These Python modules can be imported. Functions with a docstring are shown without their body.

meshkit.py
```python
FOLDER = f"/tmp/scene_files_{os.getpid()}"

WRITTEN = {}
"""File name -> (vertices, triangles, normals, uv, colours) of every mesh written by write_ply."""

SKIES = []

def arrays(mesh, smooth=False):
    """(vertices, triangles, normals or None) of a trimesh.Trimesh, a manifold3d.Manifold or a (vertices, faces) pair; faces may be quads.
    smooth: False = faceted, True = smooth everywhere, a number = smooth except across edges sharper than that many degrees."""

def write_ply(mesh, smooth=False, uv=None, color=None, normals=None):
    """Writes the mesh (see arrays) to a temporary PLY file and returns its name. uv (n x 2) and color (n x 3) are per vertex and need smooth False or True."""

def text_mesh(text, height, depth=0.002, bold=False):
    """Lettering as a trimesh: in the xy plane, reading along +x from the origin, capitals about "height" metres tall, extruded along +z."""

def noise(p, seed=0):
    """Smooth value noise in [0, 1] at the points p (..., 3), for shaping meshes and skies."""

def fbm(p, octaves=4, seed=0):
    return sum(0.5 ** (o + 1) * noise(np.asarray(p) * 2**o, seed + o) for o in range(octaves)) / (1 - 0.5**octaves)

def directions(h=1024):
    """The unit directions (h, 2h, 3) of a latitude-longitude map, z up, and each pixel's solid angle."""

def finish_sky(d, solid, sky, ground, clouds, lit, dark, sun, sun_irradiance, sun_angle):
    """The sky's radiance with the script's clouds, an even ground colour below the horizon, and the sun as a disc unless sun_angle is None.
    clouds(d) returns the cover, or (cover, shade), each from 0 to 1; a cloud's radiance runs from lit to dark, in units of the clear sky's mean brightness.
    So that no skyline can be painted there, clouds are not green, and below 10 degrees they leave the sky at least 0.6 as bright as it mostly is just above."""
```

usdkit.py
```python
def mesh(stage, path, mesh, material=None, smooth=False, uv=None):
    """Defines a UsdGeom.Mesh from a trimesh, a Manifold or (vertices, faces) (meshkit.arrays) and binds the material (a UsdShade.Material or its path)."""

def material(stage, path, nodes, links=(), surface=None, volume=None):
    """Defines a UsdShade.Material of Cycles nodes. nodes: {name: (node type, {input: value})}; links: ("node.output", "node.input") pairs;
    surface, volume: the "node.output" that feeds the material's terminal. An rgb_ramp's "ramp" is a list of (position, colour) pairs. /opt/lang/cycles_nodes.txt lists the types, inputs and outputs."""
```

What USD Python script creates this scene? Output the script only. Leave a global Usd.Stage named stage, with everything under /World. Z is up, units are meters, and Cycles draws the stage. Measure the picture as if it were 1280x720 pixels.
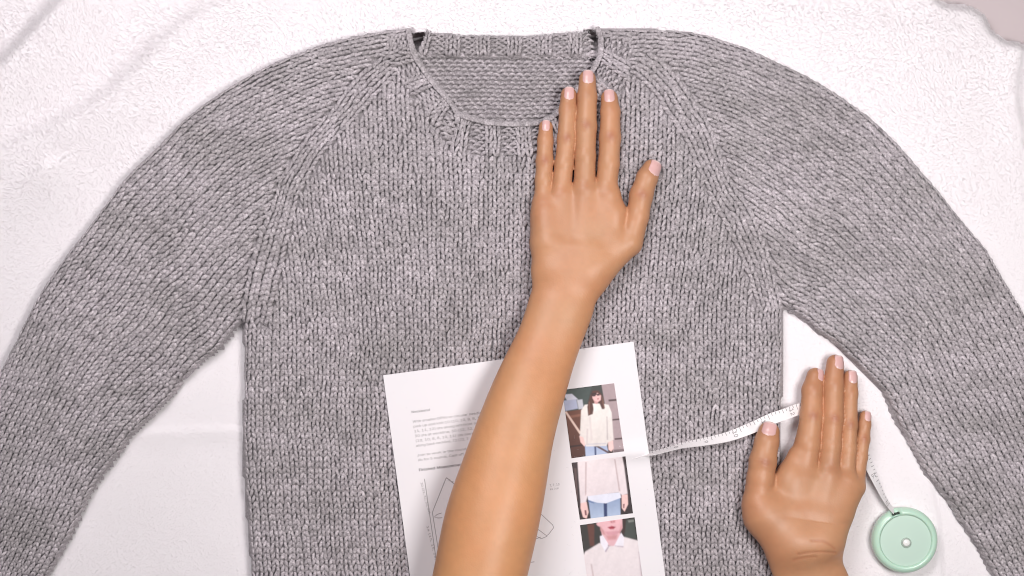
import math
import numpy as np
import trimesh
import shapely
from shapely.geometry import Polygon, LineString
from scipy import ndimage
from scipy.interpolate import CubicSpline, PchipInterpolator
from pxr import Usd, UsdGeom, UsdLux, UsdShade, Gf, Sdf, Vt
import usdkit
import meshkit

stage = Usd.Stage.CreateInMemory()
UsdGeom.SetStageUpAxis(stage, UsdGeom.Tokens.z)
UsdGeom.SetStageMetersPerUnit(stage, 1.0)
UsdGeom.Xform.Define(stage, '/World')
UsdGeom.Scope.Define(stage, '/World/Looks')

# ------------------------------------------------------------------ camera, lamps, exposure
CAM_H = 1.25            # metres above the blanket
PX = 1.0 / 1500.0       # metres per photograph pixel on the blanket
cam = UsdGeom.Camera.Define(stage, '/World/camera')
cam.AddTranslateOp().Set(Gf.Vec3d(0, 0, CAM_H))
cam.CreateFocalLengthAttr(35.0)
cam.CreateHorizontalApertureAttr(35.0 * (1280 * PX) / CAM_H)
cam.CreateVerticalApertureAttr(35.0 * (720 * PX) / CAM_H)
cam.CreateClippingRangeAttr(Gf.Vec2f(0.05, 50))
cam.CreateExposureAttr(0.0)


def rect_lamp(name, pos, target, w, h, watts, color):
    """A soft box at pos facing target; watts is the radiant power."""
    l = UsdLux.RectLight.Define(stage, '/World/' + name)
    l.CreateWidthAttr(w)
    l.CreateHeightAttr(h)
    l.CreateNormalizeAttr(True)
    l.CreateIntensityAttr(watts)
    l.CreateColorAttr(Gf.Vec3f(*color))
    p, t = np.array(pos, float), np.array(target, float)
    z = (p - t) / np.linalg.norm(p - t)
    x = np.cross([0, 1, 0.01], z)
    x /= np.linalg.norm(x)
    y = np.cross(z, x)
    m = Gf.Matrix4d(*x, 0, *y, 0, *z, 0, *p, 1)
    l.AddTransformOp().Set(m)


rect_lamp('key_softbox', (0.40, -0.04, 1.04), (0.04, 0.02, 0), 0.32, 0.32, 2.7, (1.0, 0.965, 0.95))
rect_lamp('fill_softbox', (-0.26, 0.56, 1.0), (-0.14, 0.10, 0), 0.55, 0.45, 3.1, (1.0, 0.955, 0.975))
rect_lamp('ceiling_softbox', (-0.25, 0.15, 2.3), (-0.1, 0, 0), 0.8, 0.8, 0.6, (1.0, 0.96, 0.98))

# ------------------------------------------------------------------ helpers
RNG = np.random.default_rng(7)
NAMES = {}


def numbered(parent, name):
    k = NAMES.get((parent, name), 0)
    NAMES[(parent, name)] = k + 1
    return f'{parent}/{name}' + (f'_{k:03d}' if k else '')


def tag(prim, label=None, category=None, group=None, kind=None):
    p = prim.GetPrim() if hasattr(prim, 'GetPrim') else prim
    for k, v in (('label', label), ('category', category), ('group', group), ('kind', kind)):
        if v:
            p.SetCustomDataByKey(k, v)
    return p


def thing(name, label, category, loc=(0, 0, 0)):
    x = UsdGeom.Xform.Define(stage, numbered('/World', name))
    x.AddTranslateOp().Set(Gf.Vec3d(*map(float, loc)))
    tag(x, label, category)
    x.loc = np.array(loc, float)
    return x


def part(name, mesh, material, parent, loc=(0, 0, 0), smooth=False, label=None, kind=None, color=None, normals=None):
    """One mesh under parent. The mesh is given in world coordinates, loc is the thing's base."""
    path = numbered(str(parent.GetPath()), name)
    v, f, n = meshkit.arrays(mesh, smooth)
    v = v - np.asarray(loc)
    m = usdkit.mesh(stage, path, (v, f), material)
    n = normals if normals is not None else n
    if n is not None:
        m.CreateNormalsAttr(Vt.Vec3fArray.FromNumpy(np.asarray(n, np.float32)))
        m.SetNormalsInterpolation('vertex')
    if color is not None:
        pv = UsdGeom.PrimvarsAPI(m).CreatePrimvar('tone', Sdf.ValueTypeNames.Color3fArray, 'vertex')
        pv.Set(Vt.Vec3fArray.FromNumpy(np.asarray(color, np.float32)))
    tag(m, label, None, None, kind)
    return m


def curves(name, pts, counts, widths, material, parent, kind='stuff', loc=(0, 0, 0)):
    path = numbered(str(parent.GetPath()), name)
    c = UsdGeom.BasisCurves.Define(stage, path)
    c.CreateTypeAttr('linear')
    c.CreatePointsAttr(Vt.Vec3fArray.FromNumpy((pts - np.asarray(loc)).astype(np.float32)))
    c.CreateCurveVertexCountsAttr(Vt.IntArray.FromNumpy(counts.astype(np.int32)))
    c.CreateWidthsAttr(Vt.FloatArray.FromNumpy(widths.astype(np.float32)))
    c.SetWidthsInterpolation('vertex')
    UsdShade.MaterialBindingAPI.Apply(c.GetPrim()).Bind(material)
    tag(c, kind=kind)
    return c


def mat(name, nodes, links=(), surface='p.BSDF'):
    return usdkit.material(stage, '/World/Looks/' + name, nodes, links, surface=surface)


def W(px, py, z):
    """The point at height z that the photograph shows at pixel (px, py)."""
    k = (CAM_H - np.asarray(z, float)) / CAM_H * PX
    return np.stack(np.broadcast_arrays((np.asarray(px, float) - 640) * k, (360 - np.asarray(py, float)) * k, z), -1)


def flatW(px, py, z, zref):
    """As W but with one scale (that of height zref) for a whole object."""
    k = (CAM_H - zref) / CAM_H * PX
    return np.stack(np.broadcast_arrays((np.asarray(px, float) - 640) * k, (360 - np.asarray(py, float)) * k, z), -1)


def sstep(a, b, x):
    t = np.clip((np.asarray(x, float) - a) / (b - a), 0, 1)
    return t * t * (3 - 2 * t)


def spline(pts, n):
    """n points evenly spaced along a smooth curve through pts, with unit tangents."""
    p = np.asarray(pts, float)
    s = np.r_[0, np.cumsum(np.linalg.norm(np.diff(p, axis=0), axis=1))]
    f = PchipInterpolator(s, p, axis=0)
    q = f(np.linspace(0, s[-1], 600))
    a = np.r_[0, np.cumsum(np.linalg.norm(np.diff(q, axis=0), axis=1))]
    u = np.linspace(0, a[-1], n)
    q = np.stack([np.interp(u, a, q[:, k]) for k in range(p.shape[1])], 1)
    t = np.gradient(q, axis=0)
    return q, t / np.linalg.norm(t, axis=1, keepdims=True), a[-1]


def noise2(x, y, scale, seed=0, octaves=3):
    return meshkit.fbm(np.stack([np.asarray(x) * scale, np.asarray(y) * scale, np.full(np.shape(x), 3.7)], -1), octaves, seed) - 0.5


def grid_faces(nr, nc, wrap=False):
    i, j = np.meshgrid(np.arange(nr - 1), np.arange(nc if wrap else nc - 1), indexing='ij')
    a, b = i * nc + j, i * nc + (j + 1) % nc
    c, d = (i + 1) * nc + (j + 1) % nc, (i + 1) * nc + j
    return np.vstack([np.stack([a, b, c], -1).reshape(-1, 3), np.stack([a, c, d], -1).reshape(-1, 3)])


# ------------------------------------------------------------------ materials
def noise_mix(scale, c0, c1, lo=0.35, hi=0.65, detail=4.0):
    return {'tc': ('geometry', {}), 'n': ('noise_texture', {'scale': scale, 'detail': detail}),
            'r': ('rgb_ramp', {'ramp': [(lo, c0), (hi, c1)]})}


M = {}
M['yarn'] = mat('grey_wool_yarn', {
    'g': ('geometry', {}),
    'n1': ('noise_texture', {'scale': 620.0, 'detail': 3.0, 'roughness': 0.7}),
    'r1': ('rgb_ramp', {'ramp': [(0.28, (0.235, 0.214, 0.224)), (0.50, (0.445, 0.408, 0.428)), (0.72, (0.68, 0.635, 0.66))]}),
    'n2': ('noise_texture', {'scale': 28.0, 'detail': 3.0}),
    'r2': ('rgb_ramp', {'ramp': [(0.3, (0.90, 0.90, 0.89)), (0.7, (1.06, 1.05, 1.06))]}),
    'm': ('mix_color', {'blend_type': 'multiply', 'fac': 1.0, 'use_clamp': False}),
    'mp': ('mapping', {'scale': (6.0, 42.0, 6.0)}), 'n4': ('noise_texture', {'scale': 1.0, 'detail': 3.0}), 'r4': ('rgb_ramp', {'ramp': [(0.3, (0.88, 0.88, 0.87)), (0.7, (1.08, 1.075, 1.085))]}),
    'm4': ('mix_color', {'blend_type': 'multiply', 'fac': 1.0, 'use_clamp': False}),
    'a': ('attribute', {'attribute': 'tone'}), 'm2': ('mix_color', {'blend_type': 'multiply', 'fac': 1.0, 'use_clamp': False}),
    'n3': ('noise_texture', {'scale': 1500.0, 'detail': 2.0}),
    'b': ('bump', {'strength': 0.5, 'distance': 0.0006}),
    'p': ('principled_bsdf', {'roughness': 0.95, 'specular_ior_level': 0.15, 'sheen_weight': 0.25, 'sheen_roughness': 0.6, 'sheen_tint': (1, 0.97, 0.99)})},
    [('g.position', 'n1.vector'), ('n1.fac', 'r1.fac'), ('g.position', 'n2.vector'), ('n2.fac', 'r2.fac'), ('r1.color', 'm.a'), ('r2.color', 'm.b'),
     ('g.position', 'mp.vector'), ('mp.vector', 'n4.vector'), ('n4.fac', 'r4.fac'), ('m.result', 'm4.a'), ('r4.color', 'm4.b'), ('m4.result', 'm2.a'), ('a.color', 'm2.b'), ('m2.result', 'p.base_color'), ('g.position', 'n3.vector'), ('n3.fac', 'b.height'), ('b.normal', 'p.normal')])
M['fuzz'] = mat('grey_wool_fuzz', {'p': ('principled_bsdf', {'base_color': (0.50, 0.47, 0.485), 'roughness': 0.9, 'specular_ior_level': 0.1})})
M['blanket'] = mat('white_fleece', {
    'g': ('geometry', {}), 'n': ('noise_texture', {'scale': 260.0, 'detail': 5.0, 'roughness': 0.7}),
    'b': ('bump', {'strength': 0.35, 'distance': 0.002}),
    'p': ('principled_bsdf', {'base_color': (0.86, 0.825, 0.845), 'roughness': 0.95, 'specular_ior_level': 0.1, 'sheen_weight': 0.2})},
    [('g.position', 'n.vector'), ('n.fac', 'b.height'), ('b.normal', 'p.normal')])
M['pile'] = mat('white_pile', {'d': ('diffuse_bsdf', {'color': (0.90, 0.87, 0.885)}), 't': ('translucent_bsdf', {'color': (0.90, 0.87, 0.885)}), 'm': ('mix_closure', {'fac': 0.5})},
                [('d.BSDF', 'm.closure1'), ('t.BSDF', 'm.closure2')], surface='m.closure')
M['sheet'] = mat('beige_bed_sheet', {'p': ('principled_bsdf', {'base_color': (0.58, 0.50, 0.51), 'roughness': 0.9})})
M['skin'] = mat('skin', {
    'a': ('attribute', {'attribute': 'tone'}), 'g': ('geometry', {}),
    'n': ('noise_texture', {'scale': 900.0, 'detail': 3.0}),
    'b': ('bump', {'strength': 0.18, 'distance': 0.0006}),
    'p': ('principled_bsdf', {'roughness': 0.44, 'specular_ior_level': 0.42, 'subsurface_weight': 0.07, 'subsurface_scale': 0.004, 'subsurface_radius': (1.0, 0.35, 0.18)})},
    [('a.color', 'p.base_color'), ('g.position', 'n.vector'), ('n.fac', 'b.height'), ('b.normal', 'p.normal')])
M['nail'] = mat('fingernail', {'a': ('attribute', {'attribute': 'tone'}), 'p': ('principled_bsdf', {'roughness': 0.28, 'specular_ior_level': 0.5})}, [('a.color', 'p.base_color')])
M['paper'] = mat('white_paper', {'p': ('principled_bsdf', {'base_color': (0.83, 0.80, 0.825), 'roughness': 0.75, 'specular_ior_level': 0.2})})
M['ink'] = mat('grey_ink', {'p': ('principled_bsdf', {'base_color': (0.20, 0.18, 0.19), 'roughness': 0.8, 'specular_ior_level': 0.1})})
M['ink_light'] = mat('pale_ink', {'p': ('principled_bsdf', {'base_color': (0.31, 0.285, 0.295), 'roughness': 0.8, 'specular_ior_level': 0.1})})
M['print'] = mat('photo_print', {'a': ('attribute', {'attribute': 'tone'}), 'p': ('principled_bsdf', {'roughness': 0.6, 'specular_ior_level': 0.3})}, [('a.color', 'p.base_color')])
M['tape'] = mat('white_tape', {'p': ('principled_bsdf', {'base_color': (0.86, 0.83, 0.84), 'roughness': 0.55})})
M['tape_ink'] = mat('tape_print', {'p': ('principled_bsdf', {'base_color': (0.22, 0.20, 0.21), 'roughness': 0.6})})
M['mint'] = mat('mint_plastic', {'p': ('principled_bsdf', {'base_color': (0.52, 0.735, 0.595), 'roughness': 0.22, 'subsurface_weight': 0.1, 'subsurface_scale': 0.003})})
M['mint_plate'] = mat('mint_plate', {'p': ('principled_bsdf', {'base_color': (0.53, 0.69, 0.595), 'roughness': 0.5, 'specular_ior_level': 0.25})})
M['dark'] = mat('slot_dark', {'p': ('principled_bsdf', {'base_color': (0.03, 0.05, 0.035), 'roughness': 0.7})})
M['steel'] = mat('grey_ring', {'p': ('principled_bsdf', {'base_color': (0.42, 0.50, 0.44), 'roughness': 0.35})})
M['pin'] = mat('white_pin', {'p': ('principled_bsdf', {'base_color': (0.86, 0.86, 0.84), 'roughness': 0.2})})

# ------------------------------------------------------------------ the sweater's layout, in photograph pixels
LS = [((520, 33), (520, 270)), ((460, 41), (480, 278)), ((410, 52), (445, 290)), ((360, 70), (410, 305)), ((310, 94), (375, 328)), ((267, 120), (340, 358)),
      ((240, 140), (318, 380)), ((207, 170), (290, 412)), ((182, 195), (270, 438)), ((155, 222), (245, 457)), ((120, 270), (210, 498)), ((85, 315), (178, 530)),
      ((52, 360), (148, 565)), ((15, 432), (108, 622)), ((-20, 500), (75, 690)), ((-60, 590), (40, 755)), ((-100, 700), (0, 830))]
RS = [((750, 36), (750, 275)), ((795, 35), (785, 278)), ((860, 39), (825, 285)), ((920, 54), (862, 300)), ((982, 81), (905, 325)), ((1032, 107), (945, 355)),
      ((1065, 129), (978, 387)), ((1090, 147), (1005, 398)), ((1120, 175), (1030, 417)), ((1142, 200), (1057, 440)), ((1182, 247), (1090, 471)), ((1207, 280), (1110, 495)),
      ((1235, 312), (1130, 538)), ((1255, 347), (1150, 573)), ((1275, 380), (1175, 610)), ((1300, 430), (1208, 658)), ((1340, 520), (1245, 719)), ((1380, 620), (1275, 770)), ((1420, 740), (1310, 840))]
LB = [((474, 72), (499, 90)), ((455, 87), (480, 108)), ((435, 106), (460, 130)), ((417, 133), (440, 152)), ((395, 157), (420, 174)), ((380, 175), (403, 196)), ((365, 197), (387, 220)),
      ((350, 225), (374, 244)), ((342, 250), (367, 270)), ((332, 277), (361, 298)), ((318, 310), (352, 335)), ((308, 350), (342, 375)), ((299, 404), (334, 408))]
RB = [((812, 65), (787, 90)), ((845, 92), (815, 115)), ((870, 125), (835, 145)), ((890, 160), (857, 178)), ((902, 195), (872, 210)), ((920, 237), (890, 252)), ((940, 262), (908, 285)),
      ((955, 300), (924, 318)), ((967, 340), (938, 355)), ((979, 384), (947, 387))]
NL_in = [(511, 40), (513, 52), (519, 70), (530, 88), (545, 108), (558, 122), (572, 140)]
NL_out = [(486, 40), (484, 58), (488, 76), (500, 98), (518, 122), (537, 148), (560, 186)]
NF_in = [(574, 141), (590, 148), (610, 153), (640, 155), (665, 154), (690, 146), (707, 130), (722, 112), (735, 96), (745, 80), (751, 64), (751, 50), (748, 38)]
NF_out = [(560, 190), (585, 192), (610, 194), (640, 195), (670, 194), (705, 185), (733, 168), (752, 148), (768, 126), (780, 106), (787, 85), (788, 62), (786, 40)]


def side(pairs, k):
    return [p[k] for p in pairs]


def smooth_line(pts, n=80):
    return [tuple(q) for q in spline(pts, n)[0]]


Lout, Rout = smooth_line(side(LS, 0)), smooth_line(side(RS, 0))
L_under = [(299, 405), (290, 414), (275, 435), (250, 452), (225, 475), (207, 502), (185, 522), (160, 547), (135, 582), (112, 615), (97, 645), (85, 672), (67, 700), (56, 720), (20, 790), (0, 830)]
R_under = [(978, 384), (990, 387), (1005, 397), (1024, 414), (1046, 427), (1057, 440), (1072, 453), (1090, 471), (1108, 489), (1123, 526), (1142, 555), (1160, 592), (1189, 625), (1208, 658), (1231, 692), (1245, 719), (1275, 770), (1310, 840)]
poly_sleeve_l = Polygon(Lout + L_under[::-1] + side(LB, 0)[::-1] + [(499, 92), (486, 62)]).buffer(0)
poly_sleeve_r = Polygon(Rout + R_under[::-1] + side(RB, 0)[::-1] + [(787, 92), (788, 58)]).buffer(0)
body_l = [(303, 406), (305, 460), (303, 540), (304, 600), (309, 665), (314, 720), (322, 800)]
body_r = [(974, 800), (976, 600), (978, 500), (979, 440), (978, 384)]
poly_front = Polygon(body_l + body_r + side(RB, 1)[::-1] + NF_out[::-1] + NL_out[::-1][:-3] + side(LB, 1)).buffer(0)
poly_band_l = Polygon(side(LB, 0) + side(LB, 1)[::-1]).buffer(0)
poly_band_r = Polygon(side(RB, 0) + side(RB, 1)[::-1]).buffer(0)
poly_neck_l = Polygon(NL_in + NL_out[::-1]).buffer(0)
poly_neck_f = Polygon(NF_in + NF_out[::-1]).buffer(0)
outline = shapely.union_all([p.buffer(3) for p in (poly_sleeve_l, poly_sleeve_r, poly_front, poly_band_l, poly_band_r, poly_neck_l, poly_neck_f)]).buffer(-3)
neck_hole = Polygon([(511, 20)] + NL_in + NF_in + [(748, 20)]).buffer(0)
outline = outline.difference(neck_hole)

# height maps on a 2 pixel raster that covers x -200..1500, y -80..880
RX0, RY0, RSTEP = -200.0, -80.0, 2.0
gx, gy = np.meshgrid(RX0 + RSTEP * np.arange(851), RY0 + RSTEP * np.arange(481))


def inside(poly, x, y):
    shapely.prepare(poly)
    return shapely.contains_xy(poly, x, y)


def edge_distance(poly):
    m = inside(poly, gx, gy)
    return RSTEP * (ndimage.distance_transform_edt(m) - ndimage.distance_transform_edt(~m))


def line_distance(pts, x, y):
    q = spline(pts, 160)[0]
    from scipy.spatial import cKDTree
    return cKDTree(q).query(np.stack([x.ravel(), y.ravel()], 1))[0].reshape(x.shape)


D_out = edge_distance(outline)
undul = noise2(gx, gy, 1 / 110.0, 5, 3)
lump = noise2(gx, gy, 1 / 45.0, 11, 2)
prof = np.sqrt(np.clip(1 - (1 - np.clip(D_out / 15.0, 0, 1)) ** 2, 0, 1))
Zf = 0.0035 + 0.0078 * prof + np.clip(D_out / 40, 0, 1) * (0.0100 * undul + 0.0022 * lump)
Zf -= 0.0012 * np.exp(-(line_distance(side(LB, 0), gx, gy) / 6) ** 2) + 0.0012 * np.exp(-(line_distance(side(RB, 0), gx, gy) / 6) ** 2)
Zf += 0.0006 * np.exp(-(line_distance([((a[0] + b[0]) / 2, (a[1] + b[1]) / 2) for a, b in LB], gx, gy) / 10) ** 2)
Zf += 0.0006 * np.exp(-(line_distance([((a[0] + b[0]) / 2, (a[1] + b[1]) / 2) for a, b in RB], gx, gy) / 10) ** 2)
Zf += np.where(D_out < 0, D_out * 0.0006, 0)
Zf = np.maximum(Zf, -0.004)
# the notch where the two ends of the neckband meet is a real crease
for chain_ in ([(757, 250), (762, 172), (762, 118)], [(731, 250), (733, 158), (734, 94)], [(701, 250), (708, 174), (711, 114)], [(680, 255), (681, 202), (682, 155)], [(785, 305), (801, 244), (815, 208)], [(690, 260), (700, 330)], [(750, 260), (720, 335)]):
    Zf -= 0.0011 * np.exp(-(line_distance(chain_, gx, gy) / 15) ** 2)
Zf -= 0.0035 * np.exp(-(line_distance([(571, 150), (566, 170), (562, 190)], gx, gy) / 4) ** 2)
Zback = 0.0015 + 0.0010 * noise2(gx, gy, 1 / 60.0, 21, 2)
Zback -= 0.0030 * np.exp(-(((gx - 742) / 12) ** 2 + ((gy - 66) / 24) ** 2))


def sample(field, x, y):
    return ndimage.map_coordinates(field, [(np.asarray(y) - RY0) / RSTEP, (np.asarray(x) - RX0) / RSTEP], order=1, mode='nearest')


Ztop = ndimage.gaussian_filter(Zf, 6)
Zsoft = ndimage.gaussian_filter(Zf, 11)
ZREF = 0.012


# ------------------------------------------------------------------ stitches
NR, NS = 7, 7
_t = np.linspace(0, 1, NR)
_phi = np.radians(np.linspace(-112, 112, NS))
_leg_faces = grid_faces(NR, NS)


TONE = np.random.default_rng(5)


def tubes(cx, cy, cz, rad, field, flat=1.0):
    """N short yarn pieces as half tubes. cx, cy (pixels), cz, rad (metres): arrays N x NR along each piece."""
    n = len(cx)
    tx, ty = np.gradient(cx, axis=1), np.gradient(cy, axis=1)
    L = np.hypot(tx, ty) + 1e-9
    sx, sy = -ty / L, tx / L
    rpx = rad / PX
    x = cx[:, :, None] + sx[:, :, None] * rpx[:, :, None] * np.sin(_phi)
    y = cy[:, :, None] + sy[:, :, None] * rpx[:, :, None] * np.sin(_phi)
    z = cz[:, :, None] + rad[:, :, None] * flat * np.cos(_phi) + sample(field, x, y)
    v = flatW(x, y, z, ZREF).reshape(-1, 3)
    f = (_leg_faces[None] + (np.arange(n) * NR * NS)[:, None, None]).reshape(-1, 3)
    tone = np.repeat(np.clip(TONE.normal(1.0, 0.10, n), 0.6, 1.45), NR * NS)
    return v, f, tone


def knit(px, py, ux, uy, dx, dy, w, h, field, rng, tight=1.0):
    """The two legs of each face stitch: u points across the column, d along it (upwards, pixels)."""
    out = []
    n = len(px)
    px = px + rng.normal(0, 0.45, n)
    py = py + rng.normal(0, 0.45, n)
    for s in (-1, 1):
        jw, jh = rng.normal(1, 0.07, n), rng.normal(1, 0.06, n)
        ja = rng.normal(0, 0.07, n)
        lx = s * w[:, None] * (0.115 + (0.235 * np.sin(_t * np.pi / 2) ** 1.1)[None]) * jw[:, None]
        ly = h[:, None] * (-0.68 + 1.48 * _t)[None] * jh[:, None]
        lx = lx + ja[:, None] * ly
        cx = px[:, None] + ux[:, None] * lx + dx[:, None] * ly
        cy = py[:, None] + uy[:, None] * lx + dy[:, None] * ly
        r0 = 0.220 * w * PX * rng.normal(1, 0.09, n) * tight
        prof_ = 0.55 + 0.45 * np.sin(np.pi * _t) ** 0.8
        rad = r0[:, None] * prof_
        cz = r0[:, None] * (1.25 * np.sin(np.pi * np.clip(_t * 0.94 + 0.12, 0, 1)) - 0.35)
        out.append(tubes(cx, cy, cz, rad, field))
    return out


def purl(px, py, ux, uy, dx, dy, w, h, field, rng):
    """Purl side: a bump of yarn across the column and the opposite bend half a row on."""
    out = []
    n = len(px)
    for k, (off, row, sgn) in enumerate(((0.0, 0.25, 1.0), (0.5, -0.25, 1.0))):
        jx, jy = rng.normal(0, 0.35, n), rng.normal(0, 0.35, n)
        lx = w[:, None] * ((_t - 0.5) * 0.98 + off)[None] + jx[:, None]
        ly = h[:, None] * row + (sgn * 2.2 * (np.sin(np.pi * _t) - 0.5))[None] + jy[:, None] + (rng.normal(0, 0.9, n)[:, None]) * (_t - 0.5)[None]
        cx = px[:, None] + ux[:, None] * lx + dx[:, None] * ly
        cy = py[:, None] + uy[:, None] * lx + dy[:, None] * ly
        r0 = 0.195 * w * PX * rng.normal(1, 0.1, n)
        rad = r0[:, None] * (0.55 + 0.45 * np.sin(np.pi * _t))
        cz = r0[:, None] * (1.8 * np.sin(np.pi * _t) - 0.4)
        out.append(tubes(cx, cy, cz, rad, field))
    return out


def join(parts):
    vs, fs, o = [], [], 0
    for v, f, *_ in parts:
        vs.append(v)
        fs.append(f + o)
        o += len(v)
    return np.vstack(vs), np.vstack(fs)


def lining(poly, field, drop, step=4.0):
    """A closed cloth under the stitches, so that nothing shows through between them."""
    x0, y0, x1, y1 = poly.bounds
    xs, ys = np.arange(max(x0, -190), min(x1, 1480) + step, step), np.arange(max(y0, -70), min(y1, 870) + step, step)
    X, Y = np.meshgrid(xs, ys)
    keep = inside(poly.buffer(1.0), X, Y)
    f = grid_faces(len(ys), len(xs))
    f = f[keep.ravel()[f].all(1)]
    v = flatW(X, Y, sample(field, X, Y) - drop, ZREF).reshape(-1, 3)
    used, inv = np.unique(f, return_inverse=True)
    return v[used], inv.reshape(-1, 3)[:, ::-1], np.full(len(used), 0.9)


def lerp_grid(pairs, w0, h0, n=None):
    """Columns that run along both lines of pairs, rows across: positions, across and up vectors, sizes. Up points to the lines' start."""
    A, B = spline(side(pairs, 0), 400)[0], None
    p = np.asarray(pairs, float)
    mid = p.mean(1)
    s = np.r_[0, np.cumsum(np.linalg.norm(np.diff(mid, axis=0), axis=1))]
    fA, fB = PchipInterpolator(s, p[:, 0], axis=0), PchipInterpolator(s, p[:, 1], axis=0)
    n = n or int(round(np.linalg.norm(p[:, 0] - p[:, 1], axis=1).mean() / w0))
    rows = np.arange(h0 * 0.5, s[-1], h0)
    R, C = np.meshgrid(rows, (np.arange(n) + 0.5) / n, indexing='ij')
    a, b = fA(R), fB(R)
    P = a + (b - a) * C[..., None]
    e = 2.0
    a2, b2 = fA(np.clip(R - e, 0, None)), fB(np.clip(R - e, 0, None))
    P2 = a2 + (b2 - a2) * C[..., None]
    d = P2 - P
    step = np.linalg.norm(d, axis=-1, keepdims=True) + 1e-9
    d = d / step
    u = np.stack([-d[..., 1], d[..., 0]], -1)
    w = np.linalg.norm(b - a, axis=-1) / n
    h = h0 * np.clip(step[..., 0] / e, 0.75, 1.25)
    f = lambda q: q.reshape(-1)
    return [f(P[..., 0]), f(P[..., 1]), f(u[..., 0]), f(u[..., 1]), f(d[..., 0]), f(d[..., 1]), f(w), f(h)]


def pick(g, m):
    return [q[m] for q in g]


WCOL, HROW = 10.4, 7.2
rng = np.random.default_rng(11)
SW = thing('sweater', 'grey hand-knitted raglan wool sweater laid flat on the white blanket', 'sweater')
all_pts = []   # for the fuzz


def panel(name, geo, label=None):
    v, f = join(geo)
    all_pts.append(v[rng.integers(0, len(v), max(400, len(v) // 28))])
    # smooth normals
    tone = np.concatenate([p[2] for p in geo])
    return part(name, (v, f), M['yarn'], SW, smooth=True, label=label, color=np.repeat(tone[:, None], 3, 1))


def wobble(g, amp=1.0):
    amp = amp * 1.35
    """Hand-knitted unevenness: the grid drifts a little."""
    a = noise2(g[0], g[1], 1 / 40.0, 31, 2) * 5.0 * amp
    b = noise2(g[0], g[1], 1 / 40.0, 37, 2) * 4.0 * amp
    g[0], g[1] = g[0] + a, g[1] + b
    return g


# front of the body
ncol = 65
ys = np.arange(70, 800, HROW)
C, Y = np.meshgrid(np.arange(ncol), ys)
xl = np.interp(ys, [70, 400, 540, 720, 800], [304, 304, 303, 314, 322])[:, None]
xr = np.interp(ys, [70, 400, 600, 800], [979, 979, 976, 974])[:, None]
X0 = xl + (xr - xl) * (C + 0.5) / ncol


def lean(x, y):
    """Above the armholes the columns lean towards the raglan lines."""
    up = sstep(430, 130, y)
    k = (x - 640) / 336
    return x + up * 20.0 * np.sign(k) * sstep(0.05, 0.7, np.abs(k))


def body_at(x, y):
    return lean(x, y), y


bx, by = body_at(X0, Y)
bx2, by2 = body_at(X0, Y - 2.0)
d = np.stack([bx2 - bx, by2 - by], -1)
d /= np.linalg.norm(d, axis=-1, keepdims=True)
g = [bx.ravel(), by.ravel(), -d[..., 1].ravel(), d[..., 0].ravel(), d[..., 0].ravel(), d[..., 1].ravel(), np.gradient(bx, axis=1).ravel(), np.full(bx.size, HROW)]
g = wobble(g)
g = pick(g, inside(poly_front.buffer(-1.0), g[0], g[1]))
panel('front_panel', knit(*g, Zf, rng) + [lining(poly_front.buffer(4), Zf, 0.0022)])

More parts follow.
